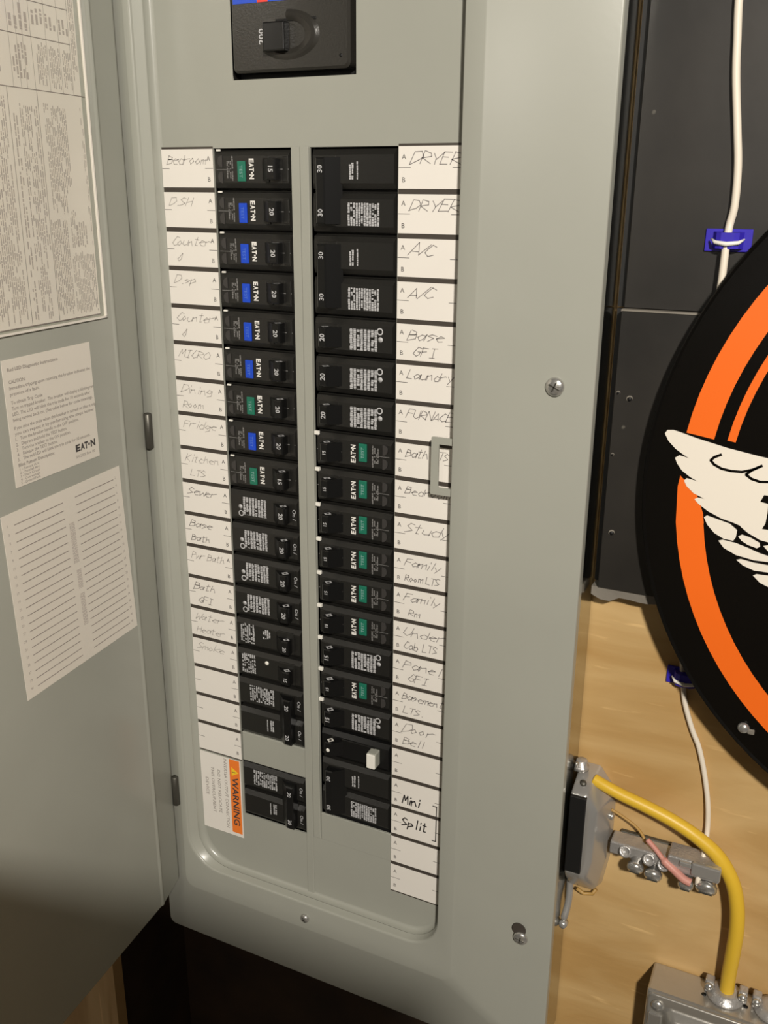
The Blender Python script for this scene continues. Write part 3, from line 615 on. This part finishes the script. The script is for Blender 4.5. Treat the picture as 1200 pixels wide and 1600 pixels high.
for k, t in enumerate(('1 - Series Arc', '2 - Parallel Arc', '3 - Short Circuit', '4 - Overvoltage', '5 - Ground Fault')): txt(b, t, 2.2, dr(134.0, -184.9-k*2.1, .42), NU, UP, 0, 'L', 17)
dl(b, 'lettering', 'print_grey', e)
b = MB(); txt(b, 'E', 6.0, dr(82.0, -186.2, .42), NU, UP, .05, 'L', 4.4); txt(b, 'A', 6.0, dr(77.2, -186.2, .42), NU, UP, .05, 'L', 4.2); txt(b, 'T', 6.0, dr(73.2, -186.2, .42), NU, UP, .05, 'L', 3.6); dq(b, 67.6, 69.2, -184.8, -183.2, .42); txt(b, 'N', 6.0, dr(66.8, -186.2, .42), NU, UP, .05, 'L', 4.8); dl(b, 'maker_lettering', 'print_dark', e)
b = MB(); txt(b, 'SH-2205 Rev. 00', 2.6, dr(82.5, -190.6, .42), NU, UP, 0, 'L', 19.5); dl(b, 'reference_lettering', 'print_grey', e)
# ruled directory card
e = empty('circuit_directory', (DOX.x, DOX.y, DOX.z), 'white ruled circuit directory card with two empty columns, lowest paper on the door', 'card')
TL, TR, BL, BR = (154.2, -208.2), (38.9, -206.8), (151.2, -331.3), (33.4, -331.3)
def bi(u, v, n=.42):
    a = [TL[i]*(1-u)+TR[i]*u for i in (0, 1)]; c = [BL[i]*(1-u)+BR[i]*u for i in (0, 1)]
    return dr(a[0]*(1-v)+c[0]*v, a[1]*(1-v)+c[1]*v, n)
b = MB(); P = [bi(u, v, n) for n in (.1, .35) for u, v in ((0, 0), (1, 0), (1, 1), (0, 1))]; b.add(P, [(0, 1, 2, 3), (7, 6, 5, 4), (0, 4, 5, 1), (1, 5, 6, 2), (2, 6, 7, 3), (3, 7, 4, 0)]); dl(b, 'card', 'door_paper', e)
b = MB(); b2 = MB()
for k in range(21):
    v = .062+k*.0445
    for u0, u1 in ((.085, .47), (.575, .93)): b.quad(bi(u0, v), bi(u1, v), bi(u1, v+.0042), bi(u0, v+.0042))
    txt(b2, str(2*k+1), 2.4, bi(.035, v+.002), NU, UP, 0, 'L'); txt(b2, str(2*k+2), 2.4, bi(.945, v+.002), NU, UP, 0, 'L')
dl(b, 'ruled_lines', 'print_grey', e); dl(b2, 'line_numbers', 'print_mid', e)
b = MB(); rnd = random.Random(8)
for v0, v1, u0, w in ((.19, .42, .50, .045), (.46, .57, .512, .04), (.60, .79, .515, .04)):
    for j in range(5):
        v = v0
        while v < v1:
            l = rnd.uniform(.006, .02); u = u0+j*w/5
            b.quad(bi(u, v), bi(u+w/5*.62, v), bi(u+w/5*.62, min(v+l, v1)), bi(u, min(v+l, v1))); v += l+.004
dl(b, 'side_print', 'print_faint', e)

# ------------------------------------------------------------------ round sign
SC = Vector((548.2, 8, -182.5)); e = empty('round_sign', (SC.x, SC.y, SC.z), 'large round black sign with orange rings and a white wing', 'sign')
def arcband(b, r0, r1, a0, a1, y, cut=None, n=48):
    P = [(r*math.cos(math.radians(a0+(a1-a0)*k/n)), y, r*math.sin(math.radians(a0+(a1-a0)*k/n))) for r in (r0, r1) for k in range(n+1)]
    b.add(P, [(k, k+1, n+2+k, n+1+k) for k in range(n)])
b = MB().lathe((0, 1.0, 0), (0, -1, 0), [(0, 216.6), (.3, 217.2), (1.6, 217.2), (2.1, 216.4), (1.4, 215.0), (1.4, 0.01)], 128); b.sm = [False]*len(b.sm); b.build('plate', 'sign_black', e)
b = MB(); Y = -.75
arcband(b, 182, 197.5, 10, 171.8, Y); arcband(b, 182, 197.5, 187.5, 352.5, Y); b.build('outer_ring', 'sign_orange', e)
for m in (1, -1): 
    P = [(-197.0, -4), (-196.2, 2.6), (-194.5, 1.0), (-190.5, -1.5), (-186.8, -5.8), (-184.3, -11), (-181.2, -18.5), (-180.2, -24.3), (-195.8, -26)]
    MB().prism([(m*x, z) for x, z in P], Y-.05, Y+.1).build('outer_ring', 'sign_orange', e)
b = MB(); arcband(b, 170.5, 175, 9, 171.4, Y); arcband(b, 170.5, 175, 200, 340, Y) if False else None; b.build('inner_ring', 'sign_orange', e)
wing = [(-155.1, 19.2), (-172.5, 21.9), (-189.2, 25.5), (-199.4, 28.2), (-202.8, 28.9), (-206.1, 28.5), (-207.3, 26.4), (-204.8, 22.2), (-200.4, 18.1), (-196.1, 15.4), (-192.2, 13.3), (-194.6, 13.9), (-198.0, 14.5), (-200.2, 12.8), (-198.8, 9.7), (-195.7, 5.8), (-190.7, 2.5), (-186.1, .4), (-189.2, 1.0), (-192.6, 1.5),
 (-193.8, -.1), (-192.1, -3.1), (-187.7, -6.9), (-181.4, -9.4), (-185.4, -9.2), (-186.9, -10.4), (-184.3, -12.9), (-178.6, -16.5), (-170.9, -19.7), (-164.2, -21.2), (-160.4, -22.4), (-160, -23), (-155.8, -26), (-148.9, -29.2), (-144.6, -29.8), (-120, -33), (-60, -36), (0, -36), (0, 10), (-60, 11), (-110, 13.5)]
feathers = [[(-180.5, -20.4), (-179.0, -19.1), (-173.5, -20.4), (-166.0, -22.2), (-161.6, -25.4), (-161.9, -29.9), (-163, -32), (-168.2, -31.7), (-173.8, -29.0), (-178.3, -24.5)],
 [(-160.6, -29.0), (-158.8, -27.6), (-154.2, -28.6), (-148.9, -31.0), (-148.3, -33.1), (-149.9, -34.4), (-154.9, -33.2), (-158.7, -31.2)],
 [(-146.6, -32.5), (-143, -31.2), (-130, -33.5), (-118, -35.5), (-118, -39), (-132, -38.6), (-144, -35)],
 [(-171.0, -33.3), (-168.8, -32.4), (-161.6, -33.2), (-154.8, -35), (-148.0, -37.2), (-130, -40.5), (-110, -41.5), (-110, -46.5), (-130, -44.5), (-143.0, -41.6), (-150.5, -41.9), (-160.5, -40.4), (-167.6, -37.2)],
 [(-159.9, -43.3), (-157.7, -42.4), (-150.5, -43.4), (-142.9, -43.6), (-125, -46.5), (-110, -48), (-110, -53), (-126, -51), (-142.2, -47.9), (-149.7, -48.1), (-155.9, -46.1)],
 [(-149.9, -51.2), (-148.2, -50.1), (-142.0, -49.9), (-125, -52.5), (-112, -54.5), (-112, -61), (-126, -60), (-141.1, -56.6), (-145.6, -55)]]
def tri_prism(pts, y0, y1, name, m):
    bm = bmesh.new(); vs_ = [bm.verts.new((x*S, y0*S, z*S)) for x, z in pts]; f = bm.faces.new(vs_)
    g = bmesh.ops.extrude_face_region(bm, geom=[f]); bmesh.ops.translate(bm, verts=[v for v in g['geom'] if isinstance(v, bmesh.types.BMVert)], vec=(0, (y1-y0)*S, 0))
    bmesh.ops.triangulate(bm, faces=[f for f in bm.faces if len(f.verts) > 4]); bmesh.ops.recalc_face_normals(bm, faces=bm.faces)
    me = bpy.data.meshes.new(name); bm.to_mesh(me); bm.free(); me.materials.append(MATS[m]); o = bpy.data.objects.new(name, me); C.objects.link(o); o.parent = e; return o
for m in (1, -1):
    tri_prism([(m*x, z) for x, z in wing], -1.0, -.5, 'wing', 'sign_white')
    for f in feathers: tri_prism([(m*x, z) for x, z in f], -1.0, -.5, 'feather', 'sign_white')
    b = MB()
    for ln in ([(-175.3, 17.8), (-178.9, 15.8), (-180.6, 13.8), (-178.5, 11.6), (-174.3, 9.7), (-169.1, 9.0), (-163.3, 9.2), (-157.8, 11.2), (-153.2, 14.1)], [(-160.9, 7.9), (-158.4, 10.7), (-153.2, 14.1)], [(-160.9, 7.9), (-157.8, 5.9), (-153.2, 4.8), (-146, 5.6), (-139, 9), (-136, 11.5)]):
        for i in range(len(ln)-1):
            (a, c), (d, f_) = ln[i], ln[i+1]; L = math.hypot(d-a, f_-c); w = .75; nx, nz = -(f_-c)/L*w, (d-a)/L*w; ex, ez = (d-a)/L*.3, (f_-c)/L*.3
            b.quad((m*(a-ex-nx), -1.1, c-ez-nz), (m*(d+ex-nx), -1.1, f_+ez-nz), (m*(d+ex+nx), -1.1, f_+ez+nz), (m*(a-ex+nx), -1.1, c-ez+nz))
    b.build('feather_line', 'sign_black', e)
tri_prism([(-151.5, -6.6), (-150.0, -2.6), (-136, -2.2), (-136, -22.6), (-148.6, -22.4), (-147.2, -19), (-146.9, -12.6), (-147.2, -7.3)], -1.15, -1.0, 'emblem_mark', 'sign_black')
for a in (226.3, -46.3, 134, 46):
    x, z = 214*math.cos(math.radians(a)), 214*math.sin(math.radians(a)); k = 207/214
    s_ = MB().lathe((x*k, -.6, z*k), (0, -1, 0), [(0, 3.6), (1.2, 3.6), (2.6, 2.6), (3.0, .01)], 16).build('mounting_screw', 'zinc', e)
    MB().box(x*k+2.5, x*k+6.5, -2.2, -.6, z*k-3.2, z*k+.2, .6, 2).build('washer', 'pale_edge', e)

# ------------------------------------------------------------------ cables and clips
def smooth(pts, n=8):
    P = [Vector(p) for p in pts]; out = []
    for i in range(len(P)-1):
        p0, p1, p2, p3 = P[max(i-1, 0)], P[i], P[i+1], P[min(i+2, len(P)-1)]
        for k in range(n):
            t = k/n; out.append(.5*((2*p1)+(-p0+p2)*t+(2*p0-5*p1+4*p2-p3)*t*t+(-p0+3*p1-3*p2+p3)*t**3))
    return out+[P[-1]]
p = smooth([(352, 24, 180), (350.5, 24, 120), (352.2, 24, 71), (353.7, 24, 50.4), (355.3, 24, 32.3), (358.9, 24, 7.5), (361.5, 24, -11.6), (362.2, 24, -31), (360.8, 24, -41.6), (360.6, 21, -52), (360.5, 19.6, -74.5), (359.2, 18.6, -90), (358, 18, -150), (358, 18, -220), (359, 18.4, -262), (361, 28, -285), (362.7, 35.2, -313.5),
            (364.5, 36, -326.9), (367.1, 36, -340.4), (373.4, 36, -357.8), (379.3, 36, -370.6), (385.2, 36, -390.9), (389.6, 35, -411.9), (391.4, 33.5, -431.7), (391.6, 24, -447), (390.8, 17, -456), (390.8, 17, -461)])
rr = [2.15 if q.z > -290 else 1.75 for q in p]
tag(MB().tube(p, rr, 10).build('white_cable', 'white_jacket', None), 'thin white cable running down the wall behind the round sign to the bonding bar', 'cable')
p = smooth([(315, 25.5, -407.5), (323.1, 24.5, -409.8), (334.7, 24, -413.1), (351.8, 24, -417.2), (370, 24, -422.6), (386.3, 24, -430), (401, 24, -440.5), (411.3, 24, -456), (416.4, 24, -473), (418.6, 24, -491.7), (418.7, 25, -513.2), (418.2, 27, -536), (418.6, 27, -552)])
tag(MB().tube(p, [3.9+1.0*min(1, k/50) for k in range(len(p))], 16).build('yellow_cable', 'yellow_jacket'), 'thick yellow cable arching from the small metal box to the lower box', 'cable')
def clip(x, y, z, w, label):
    e = empty('cable_clip', (x, y, z), label, 'clip', 'blue cable clips')
    MB().box(-w/2, w/2, -1.6, 0, -6, 6, .4, 2).build('base_plate', 'blue_plastic', e)
    b = MB()
    loft(b, [[(X, Yv, Zv) for Yv, Zv in ((-1.4, -4.6), (-1.4, 4.6), (Yt, 4.2), (Yt, -4.2))] for X, Yt in ((-8, -2.2), (-6, -6.6), (-3.4, -8.0), (3.4, -8.0), (6, -6.6), (8, -2.2))])
    b.f += [(0, 1, 2, 3), (20, 21, 22, 23)]; b.sm += [False, False]; b.build('saddle', 'blue_plastic', e)
    b = MB().tube([(-8.6, -5.2, .8), (-6, -8.2, -.9), (0, -9.4, -1.6), (6, -8.2, -.9), (8.6, -5.2, .8)], [.5, 1.1, 1.25, 1.1, .5], 8); b.build('white_staple', 'white_plastic', e)
clip(361, 27, -49.5, 24.5, 'blue cable clip with white bar on the black board'); clip(366, 38, -322, 25, 'blue cable clip on the plywood, half behind the round sign')

# small metal box with the black front, hard against the panel
e = empty('outlet_box', (316, 38, -453), 'small galvanized metal box with black front right beside the panel edge', 'metal box'); O = Vector((316, 38, -453))
def ol(b, name, m, parent=None): b.v = [tuple(Vector(v)-O) for v in b.v]; return b.build(name, m, parent or e)
back = [(303.2, -403.5), (316.5, -403.5), (329, -420), (329.5, -470), (325, -500), (322, -504), (303.2, -504)]
mid = [(303.2, -405.5), (315.8, -405.5), (327.5, -421), (328, -470), (323.5, -496), (320.5, -500), (303.2, -500)]
frt = [(303.2, -411.5), (314.2, -411.5), (322, -424), (320.5, -466), (318, -480), (315, -483), (303.2, -483)]
fr2 = [(303.2, -413.5), (313.8, -413.5), (317.5, -425), (317, -466), (315.5, -474), (313.5, -477.5), (303.2, -477.5)]
b = MB(); loft(b, [[(x, 37.8, z) for x, z in back], [(x, 27, z) for x, z in mid], [(x, 13.0, z) for x, z in frt], [(x, 10.4, z) for x, z in fr2]]); n = len(b.v); b.f.append(tuple(range(n-7, n))); b.sm.append(False)
o = ol(b, 'shell', 'chrome'); md = o.modifiers.new('b', 'BEVEL'); md.width = .0016; md.segments = 3; md.limit_method = 'ANGLE'; md.angle_limit = math.radians(20)
for q in o.data.polygons: q.use_smooth = True
ol(MB().box(303.4, 314.4, 8.6, 12, -475.2, -413.6, .6, 2), 'black_face', 'deep_black')
ol(MB().lathe((309.5, 18, -407.6), (0, -.7, 1), [(-2, 2.2), (.4, 2.2), (.8, 1.6), (1.1, .01)], 12), 'knockout', 'dark_steel')
ol(MB().lathe((327, 30, -436), (1, -.2, 0), [(0, 2.6), (2.8, 2.6), (3.4, 1.8)], 10), 'side_screw', 'zinc')
ol(MB().tube([(309, 30, -505), (314, 31, -508.5), (320, 33, -508), (322, 34, -504)], 1.4, 8), 'bottom_tab', 'tan_wire')
e2 = empty('cable_connector', (304, 30, -404), 'small dull metal cable connector on top of the small metal box', 'connector'); O2 = Vector((304, 30, -404))
def cl(b, name, m): b.v = [tuple(Vector(v)-O2) for v in b.v]; b.build(name, m, e2)
cl(MB().lathe((305.5, 27, -403), (0, 0, 1), [(0, 5.2), (3, 5.2), (3.2, 4), (7, 4), (7.5, 3.4)], 14), 'sleeve', 'cast'); cl(MB().tube([(302.5, 22, -402), (303.5, 21, -395)], 1.1, 8), 'clamp_screw', 'zinc')
e2 = empty('cable_clamp', (303, 24, -530), 'shiny bent metal cable clamp peeking out at the lower panel edge', 'clamp'); O2 = Vector((303, 24, -530))
cl(MB().tube(smooth([(302.5, 32, -494), (304, 30, -505), (304.5, 26, -517), (303.2, 20, -528)], 4), [.8]+[2.6]*11+[1.5], 10), 'strap', 'chrome')
cl(MB().lathe((303.5, 20, -531), (0, -1, .2), [(-3, 3.1), (0, 3.2), (2.4, 2.6), (3.0, .01)], 14), 'clamp_screw', 'chrome')

# bonding bar
e = empty('bonding_bar', (366, 30, -455), 'grounding bar with round screw lugs, between the two metal boxes', 'terminal bar'); O = Vector((366, 30, -455))
ol(MB().box(331, 372, 20, 34, -459, -449, 1.2, 2), 'bar', 'cast'); ol(MB().box(370, 404, 16, 32, -456, -444, 1.2, 2), 'bar', 'cast')
ol(MB().box(335, 400, 34, 37.9, -458, -449, .6, 1), 'mounting_plate', 'dark_steel')
for x, z, r in ((350.0, -462.5, 5.6), (362, -464.5, 6.0), (383.5, -464.5, 5.2), (396.5, -462.5, 7.0)):
    s_ = ol(MB().lathe((x, 16.5, z), (0, -.85, -.5), [(-7, r*.8), (-2.5, r*.8), (-2.4, r), (0, r), (1.6, r*.88), (2.6, r*.5), (2.7, .01)], 18), 'lug_screw', 'zinc')
    ol(MB().box(x-r*.6, x+r*.6, 13.7, 14.3, z-2.2, z-1.4), 'screw_slot', 'dark_steel', s_)
for x, z in ((342, -453), (358, -454), (368, -455)): ol(MB().lathe((x, 18.5, z), (0, -1, .5), [(-2, 4.2), (1.0, 4.2), (1.3, 2.6), (-.6, 2.4), (-.6, .01)], 14), 'lug', 'cast')
ol(MB().box(386, 404.5, 13, 17, -452.5, -443, 1.0, 2), 'lug', 'chrome'); ol(MB().box(378, 386, 14, 18, -449, -445, .8, 2), 'lug', 'chrome')
tag(MB().tube(smooth([(328, 30, -431), (336, 31, -435), (346, 31, -440.5), (352, 30, -447), (355, 26, -453)]), 1.0, 8).build('bare_wire', 'tan_wire'), 'thin tan ground wire from the small metal box to the bar', 'wire')
tag(MB().tube(smooth([(355, 23, -442), (362, 20, -446), (368, 17, -450), (375, 15.5, -454), (382, 13, -457), (387, 12.5, -458)]), [1.8]*16+[2.8]*25, 8).build('red_wire', 'red_wire'), 'short faded red wire laid across the bonding bar', 'wire')

# lower right box
e = empty('junction_box', (425, 38, -653), 'grey steel junction box at the lower right corner with cable clamps on top', 'metal box'); O = Vector((425, 38, -653))
b = MB().box(368, 500, 9.8, 37.9, -660, -553, 1.6, 2); ol(b, 'body', 'steel')
f0 = rrect(369, 499, -659, -554, 5); f1 = rrect(380, 488, -650, -561, 7); f2 = rrect(384, 484, -646, -565, 7)
b = MB(); loft(b, [[(x, 9.8, z) for x, z in f0], [(x, 8.0, z) for x, z in f0], [(x, 7.2, z) for x, z in f1], [(x, -.5, z) for x, z in f2]]); n = len(b.v); k = len(f0); b.f.append(tuple(range(n-k, n))); b.sm.append(False)
o = ol(b, 'cover_plate', 'steel'); md = o.modifiers.new('b', 'BEVEL'); md.width = .0022; md.segments = 3; md.limit_method = 'ANGLE'; md.angle_limit = math.radians(20)
for q in o.data.polygons: q.use_smooth = True
ol(MB().lathe((376.5, 7.6, -562), (0, -1, 0), [(0, 4.6), (1.2, 4.6), (2.8, 3.2), (3.4, .01)], 18), 'plate_screw', 'zinc'); ol(MB().box(371, 380.5, 5.4, 8, -580, -569, .9, 2), 'screw_tab', 'zinc')
for x, y in ((404.5, 22), (431.8, 23.5)): ol(MB().lathe((x, y, -553.1), (0, 0, 1), [(0, 1.7), (.25, 1.7)], 10), 'knockout_hole', 'deep_black')
for cx_ in (418, 449):
    k = empty('cable_clamp', (cx_, 27, -552.8), 'cast cable clamp on the lower box, %s' % ('gripping the yellow cable' if cx_ == 418 else 'at the right edge'), 'clamp', 'cast cable clamps'); O = Vector((cx_, 27, -552.8))
    ol(MB().lathe((cx_, 27, -552.7), (0, 0, 1), [(0, 12.5), (1.6, 12.5), (2.4, 10.5), (5.0, 9.6), (5.4, 6), (5.4, .01)], 24), 'body', 'cast', k)
    for sx in (-1, 1):
        ol(MB().box(cx_+sx*11-3, cx_+sx*11+3, 24, 31, -552.5, -542, 1.2, 2), 'ear', 'cast', k)
        ol(MB().lathe((cx_+sx*11, 24, -546), (0, -1, .35), [(-1, 2.6), (2, 2.8), (3.2, 1.8), (3.5, .01)], 12), 'clamp_screw', 'zinc', k)
